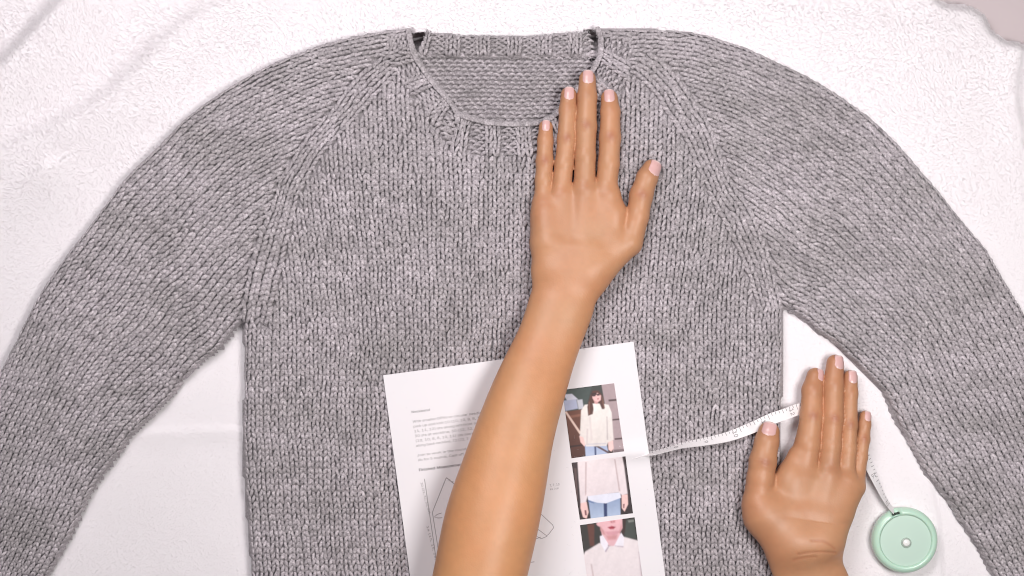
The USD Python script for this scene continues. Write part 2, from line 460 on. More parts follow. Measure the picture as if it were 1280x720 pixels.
# sleeves
for pairs, poly, u_poly in ((LS, poly_sleeve_l, None), (RS, poly_sleeve_r, None)):
    g = wobble(lerp_grid(pairs, 10.2, HROW), 1.2)
    g = pick(g, inside(poly.buffer(-1.5), g[0], g[1]) & (g[0] > -60) & (g[0] < 1340) & (g[1] < 770))
    panel('sleeve', knit(*g, Zf, rng) + [lining(poly.buffer(3), Zf, 0.0022)])

# raglan bands
for pairs, poly in ((LB, poly_band_l), (RB, poly_band_r)):
    g = wobble(lerp_grid(pairs, 9.5, HROW, 3), 0.8)
    panel('raglan_band', knit(*g, Zf, rng) + [lining(poly.buffer(3), Zf, 0.0018)])


# neckband: ribs of two face and two purl columns, square to the neck edge
def rib(inner, outer, w0, rows, field, start=0):
    p_in, p_out = np.asarray(inner, float), np.asarray(outer, float)
    mid = (p_in + p_out) / 2
    s = np.r_[0, np.cumsum(np.linalg.norm(np.diff(mid, axis=0), axis=1))]
    fi, fo = PchipInterpolator(s, p_in, axis=0), PchipInterpolator(s, p_out, axis=0)
    n = int(round(s[-1] / w0))
    c = (np.arange(n) + 0.5) / n * s[-1]
    Cc, Rr = np.meshgrid(c, (np.arange(rows) + 0.5) / rows, indexing='ij')
    K = np.repeat((np.arange(n)[:, None] + start) % 4, rows, 1).ravel()
    a, b = fo(Cc), fi(Cc)
    P = a + (b - a) * Rr[..., None]
    dd = b - a
    L = np.linalg.norm(dd, axis=-1, keepdims=True)
    dd = dd / L
    uu = np.stack([-dd[..., 1], dd[..., 0]], -1)
    a2, b2 = fo(np.clip(Cc + 1, 0, s[-1])), fi(np.clip(Cc + 1, 0, s[-1]))
    width = np.linalg.norm(((a2 + (b2 - a2) * Rr[..., None]) - P), axis=-1) * s[-1] / n
    r_ = lambda q: q.reshape(-1)
    g = [r_(P[..., 0]), r_(P[..., 1]), r_(uu[..., 0]), r_(uu[..., 1]), r_(dd[..., 0]), r_(dd[..., 1]), r_(np.clip(width, 6, 13)), r_(L[..., 0] / rows)]
    kn, pu = K < 2, K >= 2
    return knit(*pick(g, kn), field + 0.0012, rng) + purl(*pick(g, pu), field - 0.0004, rng)


def cast_off(line, field, r=0.0025, lift=0.0028, pitch=6.0):
    """The chain of stitches along an edge."""
    L = spline(line, 10)[2]
    n = int(L / pitch)
    q, t, _ = spline(line, n)
    cx, cy, tt = q[:, 0], q[:, 1], t
    s = (_t - 0.5) * pitch * 1.7
    nx, ny = -tt[:, 1], tt[:, 0]
    wob = 0.9 * (_t - 0.5)
    X = cx[:, None] + tt[:, 0:1] * s + nx[:, None] * wob * 1.4
    Y = cy[:, None] + tt[:, 1:2] * s + ny[:, None] * wob * 1.4
    rad = r * (0.72 + 0.28 * np.sin(np.pi * _t))[None] * rng.normal(1, 0.07, n)[:, None]
    cz = lift + r * (0.45 * np.sin(np.pi * _t))[None] + np.zeros((n, 1))
    return [tubes(X, Y, cz, rad, field)]


nl_in = NL_in
Zn = np.maximum(Zf, 0.0062)
panel('neckband', rib(NL_in, NL_out, 10.0, 5, Zf, 2) + rib(NF_in, NF_out, 10.0, 5, Zf, 0) + cast_off(NL_in[:-1] + [(569, 137)], Zn) + cast_off([(572, 150), (573, 143)] + NF_in[1:], Zn)
      + [lining(poly_neck_l.buffer(2), Zf, 0.0018), lining(poly_neck_f.buffer(2), Zf, 0.0018)])

# inside of the back, seen through the neck opening (purl side), and the back of the neckband
hole_l = Polygon([(510, 60), (512, 46), (529, 44), (527, 52), (523, 68), (514, 70)])
hole_r = Polygon([(734, 42), (757, 43), (758, 84), (744, 90), (741, 74), (738, 56)])
Zhole = np.full(gx.shape, -0.010)


def pit_wall(poly):
    L = poly.exterior
    q = np.array([L.interpolate(s_).coords[0] for s_ in np.linspace(0, L.length, 60)])
    v = np.vstack([flatW(q[:, 0], q[:, 1], z_, ZREF) for z_ in np.linspace(-0.011, 0.0035, 6)])
    return v, grid_faces(6, 60), np.full(len(v), 0.9)


hole_back = neck_hole.buffer(9).intersection(Polygon([(480, 60), (790, 60), (790, 200), (480, 200)])).difference(hole_l).difference(hole_r)
yb = np.arange(73, 175, 10.6)
xb = np.arange(486, 780, 9.7)
Xb, Yb = np.meshgrid(xb, yb)
one = np.ones(Xb.size)
g = [Xb.ravel() + 2 * np.sin(Yb.ravel() / 9), Yb.ravel(), one, 0 * one, 0 * one, -one, 9.7 * one, 10.6 * one]
g = wobble(g, 0.8)
g = pick(g, inside(hole_back, g[0], g[1]))
panel('back_panel', purl(*g, Zback, rng) + [lining(hole_back, Zback, 0.0012), lining(hole_l, Zhole, 0), lining(hole_r, Zhole, 0), pit_wall(hole_l), pit_wall(hole_r)], 'purl side of the back seen through the neck opening')
BN_in = [(532, 38.5), (540, 39.5), (570, 42), (610, 43.5), (650, 43.5), (690, 41.5), (725, 38), (735, 36.5)]
BN_out = [(522, 66), (535, 66), (570, 67), (610, 67.5), (650, 67.5), (690, 66.5), (725, 66), (742, 66)]
poly_bn = Polygon(BN_in + BN_out[::-1]).buffer(0)
D_bn = edge_distance(Polygon([(490, 30)] + BN_in + [(770, 30), (770, 120), (490, 120)]).buffer(0).intersection(Polygon([(400, BN_in[0][1])] + BN_in + [(900, 35), (900, 130), (400, 130)]).buffer(0)))
Zbn = Zback + 0.0050 * np.sqrt(np.clip(1 - (1 - np.clip(D_bn / 9, 0, 1)) ** 2, 0, 1))
Zbn -= 0.003 * np.exp(-((gx - 527) / 8) ** 2) + 0.004 * np.exp(-((gx - 740) / 10) ** 2)
panel('back_neckband', rib(BN_in, BN_out, 9.6, 4, Zbn, 1) + cast_off(BN_out, Zback, 0.0021, 0.0012, 9.0) + [lining(poly_bn.buffer(2), Zbn, 0.001)])

# loose fibres that stand off the wool
pts = np.vstack(all_pts)
pts = pts[(np.abs(pts[:, 0]) < 0.44) & (np.abs(pts[:, 1]) < 0.255)]
nf = len(pts)
az, el = rng.uniform(0, 2 * np.pi, nf), rng.uniform(0.0, 0.7, nf)
ln = rng.uniform(0.0015, 0.005, nf)
dirs = np.stack([np.cos(az) * np.cos(el), np.sin(az) * np.cos(el), np.sin(el)], 1)
bend = rng.normal(0, 0.5, (nf, 3))
P = np.stack([pts, pts + dirs * (ln * 0.5)[:, None], pts + dirs * (ln * 0.9)[:, None] + bend * (ln * 0.4)[:, None]], 1)
wd = np.tile([0.00010, 0.00008, 0.00003], nf)
curves('wool_fuzz', P.reshape(-1, 3), np.full(nf, 3), wd, M['fuzz'], SW)

# ------------------------------------------------------------------ blanket, and the sheet beneath it
SH = tag(part('bed_sheet', trimesh.creation.box([1.8, 1.4, 0.02], trimesh.transformations.translation_matrix([0.1, 0, -0.036])), M['sheet'], stage.GetPrimAtPath('/World')),
         'plain beige-grey bed sheet showing past the blanket at the top right corner', 'bed sheet', kind='structure')
BL = thing('blanket', 'fluffy white fleece blanket with soft folds under the sweater', 'blanket')
bstep = 3.2
bx_, by_ = np.arange(-170, 1460, bstep), np.arange(-140, 880, bstep)
BX, BY = np.meshgrid(bx_, by_)


def ridge(x, y, pts, amp, w_in, w_out):
    """A fold: on one side of the line the cloth drops quickly, on the other it slopes away slowly."""
    q, t, _ = spline(pts, 120)
    from scipy.spatial import cKDTree
    dist, k = cKDTree(q).query(np.stack([x.ravel(), y.ravel()], 1))
    sd = ((x.ravel() - q[k, 0]) * -t[k, 1] + (y.ravel() - q[k, 1]) * t[k, 0]).reshape(x.shape)
    dist = dist.reshape(x.shape)
    return amp * np.where(sd > 0, np.exp(-(dist / w_out) ** 2), np.exp(-(dist / w_in) ** 2))


corner = Polygon([(1140, -160), (1150, -30), (1185, -3), (1222, 2), (1240, 14), (1248, 34), (1262, 46), (1300, 52), (1500, 60), (1500, -160)])


D_in = edge_distance(outline.union(neck_hole.intersection(Polygon([(400, 39), (900, 39), (900, 300), (400, 300)]))))


def blanket_z(x, y):
    z = 0.0035 * noise2(x, y, 1 / 150.0, 41, 3) + 0.0022 * noise2(x, y, 1 / 28.0, 43, 2) * sstep(420, 150, y)
    z = z + ridge(x, y, [(-120, 230), (-20, 120), (45, 50), (105, -20), (160, -120)], 0.014, 15, 55)
    z = z + ridge(x, y, [(-60, 235), (20, 190), (120, 140), (190, 80), (235, 38), (300, 0), (380, -60)], 0.010, 18, 50)
    z = z + ridge(x, y, [(-60, 320), (10, 255), (60, 215)], 0.006, 14, 40)
    z = z + ridge(x, y, [(900, 8), (1010, 26), (1120, 40), (1200, 46), (1290, 72)], 0.004, 22, 40)
    z = z + ridge(x, y, [(1272, 60), (1266, 110), (1276, 170)], 0.004, 8, 16)
    z = z + ridge(x, y, [(150, 545), (230, 540), (310, 538)], 0.0015, 5, 14)
    z = z + ridge(x, y, [(1160, 600), (1172, 660), (1176, 740)], 0.0018, 4, 10)
    z = z - 0.009 * sstep(5, 20, ndimage.map_coordinates(D_in, [(y - RY0) / RSTEP, (x - RX0) / RSTEP], order=1, mode='nearest'))
    z = z - 0.006 * (np.exp(-(((x - 521) / 10) ** 2 + ((y - 54) / 16) ** 2)) + np.exp(-(((x - 746) / 10) ** 2 + ((y - 60) / 20) ** 2)))
    dc = shapely.distance(corner, shapely.points(x, y))
    return z - 0.014 * np.exp(-(dc / 9.0) ** 2)


BZ = blanket_z(BX, BY) - 0.0015
f = grid_faces(len(by_), len(bx_))
keep = ~inside(corner, BX, BY) & ~inside(hole_l.buffer(4), BX, BY) & ~inside(hole_r.buffer(4), BX, BY)
f = f[keep.ravel()[f].all(1)][:, ::-1]
part('fleece', (flatW(BX, BY, BZ, 0.0).reshape(-1, 3), f), M['blanket'], BL, smooth=True)
rb = np.random.default_rng(23)
nh = 250000
hx, hy = rb.uniform(-12, 1292, nh), rb.uniform(-12, 732, nh)
ok = (~inside(outline.buffer(-6), hx, hy)) & (~((hy > 41) & inside(neck_hole, hx, hy))) & (~inside(corner, hx, hy)) & (~inside(Polygon([(486, 475), (788, 432), (830, 740), (515, 740)]), hx, hy))
hx, hy = hx[ok], hy[ok]
nh = len(hx)
long = sstep(420, 120, hy) * 0.85 + 0.15
sw = 2.4 + 3.0 * noise2(hx, hy, 1 / 90.0, 51, 2) + rb.normal(0, 0.5, nh)
ln = (0.0010 + 0.0015 * long) * rb.uniform(0.6, 1.25, nh)
base = flatW(hx, hy, ndimage.map_coordinates(BZ, [(hy - by_[0]) / bstep, (hx - bx_[0]) / bstep], order=1), 0.0)
el = rb.uniform(0.45, 1.3, nh)
dr = np.stack([np.cos(sw) * np.cos(el), np.sin(sw) * np.cos(el), np.sin(el)], 1)
d2 = np.stack([np.cos(sw + 0.5), np.sin(sw + 0.5), 0.15 * np.ones(nh)], 1)
P = np.stack([base, base + dr * (ln * 0.55)[:, None], base + dr * (ln * 0.6)[:, None] + d2 * (ln * 0.5)[:, None]], 1)
curves('pile', P.reshape(-1, 3), np.full(nh, 3), np.tile([0.00026, 0.00022, 0.00008], nh), M['pile'], BL)

# ------------------------------------------------------------------ the printed pattern sheet
TL = np.array([479.0, 469.0])
PU = np.array([313.0, -42.0]) / np.hypot(313, 42)
PV = np.array([-PU[1], PU[0]])
PW, PH = 316.0, 446.0


def paper_z(x, y):
    ridge_ = 0.0034 * np.exp(-((np.asarray(y) - 565.5 - 0.05 * (790 - np.asarray(x))) / 9) ** 2) * sstep(735, 800, x)
    return sample(Zsoft, x, y) * 0.9 + 0.0052 + ridge_


PS = thing('pattern_sheet', 'white printed knitting pattern page with three colour photos, lying on the sweater', 'paper')
su, sv = np.linspace(0, PW, 60), np.linspace(0, PH, 80)
U, V = np.meshgrid(su, sv)
QX, QY = TL[0] + PU[0] * U + PV[0] * V, TL[1] + PU[1] * U + PV[1] * V
QZ = paper_z(QX, QY)
top = flatW(QX, QY, QZ, 0.015).reshape(-1, 3)
ft = grid_faces(80, 60)[:, ::-1]
bot = top - [0, 0, 0.00025]
rim = np.r_[np.arange(60), np.arange(1, 80) * 60 + 59, (79 * 60 + np.arange(58, -1, -1)), np.arange(78, 0, -1) * 60]
nxt = np.roll(rim, -1)
fr = np.vstack([np.stack([rim, rim + 4800, nxt], 1), np.stack([nxt, rim + 4800, nxt + 4800], 1)])
part('sheet', (np.vstack([top, bot]), np.vstack([ft, ft[:, ::-1] + 4800, fr])), M['paper'], PS, smooth=40)


def on_paper(x, y, lift):
    return flatW(x, y, paper_z(x, y) + lift, 0.015)


def print_text(lines, material, name, bold=False):
    """lines: (text, start pixel, capital height in pixels, length in pixels or None, angle offset in degrees)."""
    ms = []
    for text, (x, y), hpx, length, turn in lines:
        m = meshkit.text_mesh(text, hpx, 0.01, bold)
        v, f = np.array(m.vertices), np.array(m.faces)
        nz = m.face_normals[:, 2] > 0.5
        f = f[nz]
        kx = (length / v[:, 0].max()) if length else 1.0
        a = math.radians(turn)
        c, s = math.cos(a), math.sin(a)
        e1 = PU * c + PV * s
        e2 = -PV * c + PU * s
        X = x + e1[0] * v[:, 0] * kx + e2[0] * v[:, 1]
        Y = y + e1[1] * v[:, 0] * kx + e2[1] * v[:, 1]
        used, inv = np.unique(f, return_inverse=True)
        ms.append((on_paper(X, Y, 0.00012)[used], inv.reshape(-1, 3)))
    return part(name, join(ms), material, PS)


print_text([('Neckband', (514.5, 516.5), 3.1, 23, 0)], M['ink'], 'heading')
body_lines = ['With smaller DPNs or circular needle,', 'pick up and knit 10 (10, 10, 8, 8, 10,', '11, 11, 12) sts along left front neck,', '30 sts at neckline, 30 (32, 32, 34, 3',
              '(10, 10, 8, 8, 10, 11) sts along right', 'along back neckline, 72 (72, 7']
print_text([(t, (516 + 0.85 * k, 528.5 + 6.0 * k), 3.0, 88 if k < 5 else 66, 0) for k, t in enumerate(body_lines)]
           + [('Join to work in the round', (521.5, 570.5), 3.0, 62, 0), ('rib for 5 rounds. Cast off', (522.5, 576.5), 3.0, 58, 0)], M['ink_light'], 'text_block')
print_text([('Finished', (523.5, 589.0), 3.2, 20.5, 0), ('Measurements', (546, 586.0), 3.2, 36, 0)], M['ink'], 'heading', True)
for dim in [('30 (31, 32, 33, 34)', (525.5, 603), 2.6, 40, 83), ('14 (15, 15, 16)', (533, 657), 2.6, 44, 83), ('8, 8', (560, 600), 2.4, 7, 40), ('7, 7, 10', (687, 608), 2.8, 12.5, 0), ('ins / cm', (687.5, 612.5), 2.4, 11, 0)]:
    print_text([dim], M['ink_light'], 'dimension')


def stroke(lines, wpx, name, material):
    ms = []
    for pts in lines:
        L = LineString(pts)
        q = [L.interpolate(s) for s in np.linspace(0, L.length, max(2, int(L.length / 4)))]
        q = np.array([[p.x, p.y] for p in q])
        t = np.gradient(q, axis=0)
        t /= np.linalg.norm(t, axis=1, keepdims=True)
        n = np.stack([-t[:, 1], t[:, 0]], 1) * wpx / 2
        v = np.stack([q - n, q + n], 1).reshape(-1, 2)
        ms.append((on_paper(v[:, 0], v[:, 1], 0.00012), grid_faces(len(q), 2)[:, ::-1]))
    return part(name, join(ms), material, PS)


stroke([[(530.7, 598.5), (543.8, 689), (546, 706)], [(567, 604), (558, 596.5), (540.5, 640), (546.7, 679), (551, 712)], [(552, 641), (543, 644), (543, 647.5), (553, 647)], [(558, 596.5), (575, 611), (600, 616)],
        [(677, 643), (693, 658), (684, 670), (672, 661)], [(684, 670), (676, 673.5), (670, 670)], [(670, 673.5), (676, 671)], [(600, 616), (640, 612), (677, 643)], [(556, 716), (668, 702)]], 0.75, 'diagram', M['ink_light'])


# the three colour photographs printed on it: flat prints, painted on fine grids
def lin(c):
    c = np.asarray(c, float) / 255
    return np.where(c <= 0.04045, c / 12.92, ((c + 0.055) / 1.055) ** 2.4)


def paint(x, y, layers):
    """Flat shapes over one another; a shape is a polygon in pixels with a colour (or two, top to bottom) and a softness."""
    col = np.zeros(x.shape + (3,))
    pts = shapely.points(x, y)
    for pts_, c, soft in layers:
        poly = Polygon(pts_).buffer(0)
        shapely.prepare(poly)
        dist = np.where(shapely.contains_xy(poly, x, y), -1, 1) * shapely.distance(poly.boundary, pts)
        a = sstep(soft, -soft, dist)[..., None]
        c = np.asarray(c, float)
        if c.ndim == 2:
            y0, y1 = poly.bounds[1], poly.bounds[3]
            k = np.clip((y - y0) / (y1 - y0), 0, 1)[..., None]
            cc = lin(c[0]) * (1 - k) + lin(c[1]) * k
        else:
            cc = lin(c)
        col = col * (1 - a) + cc * a
    return col


def photo_print(corners, layers, label, n=(110, 150)):
    (ax, ay), (bx, by), (cx, cy), (dx, dy) = corners      # top left, top right, bottom right, bottom left
    s, t = np.meshgrid(np.linspace(0, 1, n[0]), np.linspace(0, 1, n[1]))
    X = (1 - t) * ((1 - s) * ax + s * bx) + t * ((1 - s) * dx + s * cx)
    Y = (1 - t) * ((1 - s) * ay + s * by) + t * ((1 - s) * dy + s * cy)
    col = paint(X, Y, layers)
    col = ndimage.gaussian_filter(col, (0.6, 0.6, 0))
    col = (col * 0.96 + 0.02) * (1 + 0.14 * noise2(X, Y, 0.35, 61, 3) + 0.16 * noise2(X + 0.3 * Y, 0.25 * Y, 0.16, 67, 3))[..., None]
    part('photo_print', (on_paper(X, Y, 0.00010).reshape(-1, 3), grid_faces(n[1], n[0])[:, ::-1]), M['print'], PS, label=label, color=col.reshape(-1, 3), smooth=True)


def c4(pts):
    """(695, 470) crop, 6.544 times."""
    return [(695 + x / 6.544, 470 + y / 6.544) for x, y in pts]


def c5(pts):
    return [(705 + x / 8, 560 + y / 8) for x, y in pts]


def c6(pts):
    return [(715 + x / 8.467, 635 + y / 8.467) for x, y in pts]


SKIN_L, SKIN_P = (238, 200, 196), (214, 160, 158)
photo_print([(702.8, 487.3), (767.6, 479), (779.8, 563.5), (714.2, 572.6)], [
    (c4([(-100, 0), (700, 0), (700, 800), (-100, 800)]), [(60, 66, 64), (70, 52, 50)], 1),
    (c4([(60, 120), (290, 90), (240, 280), (60, 300)]), (66, 78, 76), 0.8),
    (c4([(60, 150), (130, 145), (180, 190), (90, 200)]), (205, 206, 222), 0.6),
    (c4([(60, 200), (165, 190), (180, 265), (75, 285)]), (176, 182, 208), 0.6),
    (c4([(170, 195), (215, 190), (225, 265), (185, 272)]), (196, 198, 208), 0.7),
    (c4([(75, 290), (225, 270), (245, 640), (130, 680)]), [(112, 70, 56), (78, 46, 40)], 0.6),
    (c4([(100, 325), (205, 308), (215, 325), (105, 345)]), (138, 92, 76), 0.5),
    (c4([(110, 570), (235, 555), (236, 566), (112, 584)]), (54, 34, 32), 0.5),
    (c4([(370, 60), (490, 50), (570, 640), (470, 640)]), (172, 152, 156), 0.6),
    (c4([(428, 192), (498, 186), (500, 202), (430, 208)]), (84, 66, 68), 0.4),
    (c4([(455, 352), (522, 345), (524, 358), (458, 364)]), (84, 66, 68), 0.4),
    (c4([(478, 508), (540, 502), (542, 516), (480, 521)]), (84, 66, 68), 0.4),
    (c4([(470, 600), (570, 590), (575, 640), (470, 640)]), (120, 104, 108), 0.6),
    (c4([(235, 560), (410, 545), (440, 680), (245, 690)]), [(160, 174, 206), (192, 204, 228)], 0.6),
    (c4([(312, 570), (328, 568), (330, 660), (316, 662)]), (74, 84, 120), 0.4),
    (c4([(70, 292), (86, 288), (205, 462), (192, 474)]), (226, 198, 186), 0.5),
    (c4([(225, 520), (240, 512), (440, 622), (432, 636)]), (96, 78, 84), 0.5),
    (c4([(190, 490), (235, 470), (250, 540), (232, 575), (200, 540)]), SKIN_L, 0.6),
    (c4([(425, 530), (465, 525), (470, 590), (450, 615), (428, 600)]), SKIN_L, 0.6),
    (c4([(205, 280), (235, 235), (300, 225), (380, 225), (430, 235), (455, 300), (470, 520), (425, 540), (412, 570), (245, 575), (222, 500), (195, 490)]), [(238, 232, 228), (226, 218, 214)], 0.7),
    (c4([(412, 330), (420, 330), (425, 520), (414, 520)]), (196, 186, 186), 0.5),
    (c4([(245, 552), (412, 545), (412, 556), (246, 563)]), (206, 200, 206), 0.5),
    (c4([(300, 120), (345, 118), (375, 150), (395, 270), (375, 270), (352, 215), (315, 225), (300, 310), (262, 325), (255, 250), (278, 165)]), (86, 54, 48), 0.8),
    (c4([(296, 150), (340, 138), (368, 160), (366, 195), (340, 215), (312, 205), (298, 180)]), (232, 188, 186), 0.7),
    (c4([(288, 140), (330, 135), (335, 152), (292, 168)]), (60, 40, 40), 0.5),
    (c4([(336, 184), (350, 181), (348, 190), (338, 191)]), (170, 70, 84), 0.5),
    (c4([(300, 152), (322, 148), (324, 164), (304, 168)]), (70, 48, 50), 0.5),
    (c4([(332, 146), (356, 142), (358, 158), (336, 162)]), (70, 48, 50), 0.5),
    (c4([(310, 200), (340, 214), (345, 226), (315, 228)]), (206, 156, 156), 0.6),
    (c4([(380, 160), (388, 200), (400, 262), (392, 264), (378, 215)]), (124, 84, 72), 0.6),
    (c4([(268, 210), (276, 210), (276, 310), (268, 312)]), (124, 84, 72), 0.6),
    (c4([(270, 330), (282, 330), (300, 520), (284, 540)]), (220, 210, 208), 1.2),
    (c4([(250, 430), (262, 430), (258, 560), (246, 560)]), (212, 200, 200), 1.0),
    (c4([(300, 225), (320, 225), (345, 260), (312, 300)]), (240, 235, 232), 0.6),
], 'colour photo of a standing woman in a white sweater and jeans')
photo_print([(714.4, 578.2), (781.5, 569.8), (791.2, 641.4), (724.8, 649.4)], [
    (c5([(0, 0), (800, 0), (800, 800), (0, 800)]), [(66, 54, 56), (44, 34, 38)], 1),
    (c5([(100, 200), (125, 200), (140, 520), (120, 520)]), (92, 74, 74), 0.6),
    (c5([(240, 490), (560, 480), (565, 680), (270, 720)]), [(138, 156, 190), (182, 198, 224)], 0.6),
    (c5([(395, 540), (430, 540), (432, 700), (400, 700)]), (46, 60, 104), 0.6),
    (c5([(240, 520), (300, 545), (300, 552), (240, 535)]), (98, 118, 164), 0.6),
    (c5([(165, 540), (225, 535), (245, 640), (225, 705), (190, 690), (165, 600)]), SKIN_L, 0.6),
    (c5([(205, 620), (222, 620), (228, 670), (210, 672)]), (120, 70, 78), 0.5),
    (c5([(575, 465), (635, 460), (640, 560), (605, 635), (578, 600)]), SKIN_L, 0.6),
    (c5([(590, 560), (606, 556), (602, 600), (592, 600)]), (120, 70, 78), 0.5),
    (c5([(235, 470), (560, 440), (570, 495), (420, 552), (330, 545), (240, 515)]), (228, 230, 244), 0.6),
    (c5([(130, 60), (570, 40), (600, 180), (635, 455), (580, 470), (545, 440), (235, 480), (218, 540), (165, 550), (145, 300)]), [(238, 226, 228), (228, 216, 220)], 0.7),
    (c5([(212, 140), (226, 140), (222, 460), (210, 480)]), (196, 176, 178), 0.7),
    (c5([(500, 110), (512, 110), (562, 430), (548, 430)]), (196, 176, 178), 0.7),
], 'colour photo of a white sweater hem over blue jeans')
photo_print([(724.9, 656.2), (793.2, 646.4), (812, 790), (744, 800)], [
    (c6([(0, 0), (900, 0), (1100, 1400), (0, 1400)]), (52, 50, 48), 1),
    (c6([(160, 170), (235, 170), (235, 400), (190, 400)]), (98, 58, 50), 1.2),
    (c6([(560, 130), (650, 120), (680, 320), (560, 320)]), (66, 72, 68), 1.2),
    (c6([(590, 130), (655, 122), (655, 142), (600, 152)]), (130, 134, 128), 0.8),
    (c6([(255, 165), (285, 140), (530, 100), (535, 210), (505, 260), (520, 300), (440, 410), (370, 390), (320, 300), (300, 200), (270, 185)]), [(236, 186, 192), (228, 182, 190)], 0.8),
    (c6([(340, 250), (505, 240), (500, 262), (440, 290), (380, 285)]), (214, 156, 166), 1.0),
    (c6([(375, 205), (420, 188), (465, 200), (440, 222), (405, 224)]), (168, 52, 72), 0.6),
    (c6([(400, 128), (455, 124), (460, 150), (430, 160), (402, 154)]), (212, 150, 156), 1.2),
    (c6([(412, 146), (424, 144), (424, 152), (412, 153)]), (150, 84, 92), 0.6),
    (c6([(438, 143), (450, 141), (450, 149), (438, 151)]), (150, 84, 92), 0.6),
    (c6([(385, 204), (456, 200), (455, 204), (386, 208)]), (110, 28, 44), 0.4),
    (c6([(300, 190), (330, 230), (360, 285), (330, 280), (300, 230)]), (206, 150, 154), 1.2),
    (c6([(520, 170), (530, 200), (505, 262), (490, 262), (508, 220)]), (206, 146, 150), 1.2),
    (c6([(360, 292), (480, 282), (470, 330), (380, 340)]), (206, 148, 152), 1.8),
    (c6([(540, 110), (572, 110), (560, 250), (530, 300), (525, 255), (538, 210)]), (58, 38, 36), 1.0),
    (c6([(120, 500), (140, 460), (290, 370), (390, 400), (460, 400), (530, 300), (700, 345), (740, 720), (850, 1400), (150, 1400)]), [(234, 224, 226), (226, 214, 220)], 0.6),
    (c6([(295, 300), (325, 285), (385, 380), (350, 460), (300, 370)]), (240, 236, 246), 0.5),
    (c6([(520, 260), (550, 310), (545, 400), (460, 395), (440, 410)]), (238, 234, 244), 0.5),
    (c6([(346, 455), (392, 392), (398, 400), (358, 468)]), (176, 162, 178), 0.4),
    (c6([(455, 398), (545, 404), (540, 416), (460, 404)]), (186, 172, 186), 0.5),
    (c6([(195, 590), (210, 590), (240, 760), (222, 760)]), (204, 188, 190), 0.8),
    (c6([(700, 460), (716, 460), (745, 760), (730, 760)]), (206, 192, 198), 0.8),
], 'colour photo of a woman with red lips in a shirt collar and sweater')

# ------------------------------------------------------------------ tape measure
TM = thing('tape_measure', 'white retractable tape measure with round mint green case, pulled out under the right hand', 'tape measure')
tp = np.array([  # px, py, height, tilt of the ribbon about its length (degrees: 90 stands on edge)
    (700, 574, 0.0, 0), (735, 572, 0.0, 0), (765, 569.5, 0.0, 4), (790, 567.5, 0.0, 40), (803, 566.5, 0.0, 70), (812, 565.8, 0.0, 77), (832, 561.5, 0.0, 76),
    (850, 556.5, 0.0, 69), (880, 551.5, 0.0, 54), (905, 546.5, 0.0, 42), (930, 538, 0.0, 24), (948, 529.5, 0.0186, 10), (962, 523, 0.0184, 6), (980, 517, 0.0172, 2), (1000, 511, 0.0120, 0), (1025, 508, 0.0045, 0), (1050, 520, 0.0045, 0),
    (1072, 548, 0.0055, 8), (1088, 583, 0.0075, 28), (1098, 606, 0.0085, 48), (1108, 626, 0.0088, 60), (1119, 640.5, 0.0085, 66)])
on_knit = tp[:, 2] == 0
tp[on_knit, 2] = sample(Ztop, tp[on_knit, 0], tp[on_knit, 1]) + 0.0036 + 0.0030 * np.sin(np.radians(tp[on_knit, 3])) * (tp[on_knit, 0] > 806)
tp[on_knit & (tp[:, 0] < 806), 2] -= 0.0012
tp[:, 3] *= -1.0        # the lit face looks up the picture
sT = np.r_[0, np.cumsum(np.linalg.norm(np.diff(tp[:, :2], axis=0), axis=1))]
fT = PchipInterpolator(sT, tp, axis=0)
TLEN = sT[-1]
TW = 7.0                # half the tape's width, pixels


def on_tape(s, v, lift=0.0):
    """The point at length s and offset v across the tape (-1 to 1), lifted off its face."""
    s = np.asarray(s, float)
    q, q2 = fT(np.clip(s, 0, TLEN)), fT(np.clip(s + 0.5, 0, TLEN))
    q1 = fT(np.clip(s - 0.5, 0, TLEN))
    t = q2[..., :2] - q1[..., :2]
    t /= np.linalg.norm(t, axis=-1, keepdims=True)
    n = np.stack([-t[..., 1], t[..., 0]], -1)
    a = np.radians(q[..., 3])
    v = np.asarray(v, float)
    k = TW * v * np.cos(a) + np.sin(a) * lift / PX
    x = q[..., 0] + n[..., 0] * k
    y = q[..., 1] + n[..., 1] * k
    z = q[..., 2] - TW * PX * v * np.sin(a) + np.cos(a) * lift
    return flatW(x, y, z, 0.012)


S_, V_ = np.meshgrid(np.linspace(0, TLEN, 300), np.linspace(-1, 1, 5), indexing='ij')
tv = np.vstack([on_tape(S_, V_, 0.00018).reshape(-1, 3), on_tape(S_, V_, -0.00018).reshape(-1, 3)])
tf = grid_faces(300, 5)
e0, e1_ = np.arange(300) * 5, np.arange(300) * 5 + 4
rimf = []
for e, flip in ((e0, False), (e1_, True)):
    a, b = e[:-1], e[1:]
    q = np.vstack([np.stack([a, b, a + 1500], 1), np.stack([b, b + 1500, a + 1500], 1)])
    rimf.append(q[:, ::-1] if flip else q)
part('tape', (tv, np.vstack([tf, tf[:, ::-1] + 1500] + rimf)), M['tape'], TM, smooth=50)
tape = stage.GetPrimAtPath('/World/tape_measure/tape')
INCH = 38.0
s12 = float(np.interp(989, tp[:, 0], sT))
ticks = []
for k in range(-64, 40):
    s = s12 + 8 + k * INCH / 8
    if 4 < s < TLEN - 4:
        ln_ = 0.95 if k % 8 == 0 else (0.7 if k % 4 == 0 else 0.5)
        for sg in ((-1,) if k % 8 else (-1,)):
            ss = np.array([[s - 0.32, s - 0.32], [s + 0.32, s + 0.32]])
            vv = np.array([[-0.96, -0.96 + ln_], [-0.96, -0.96 + ln_]])
            ticks.append((on_tape(ss, vv, 0.0003).reshape(-1, 3), grid_faces(2, 2)))
part('tick_mark', join(ticks), M['tape_ink'], tape, kind='stuff')
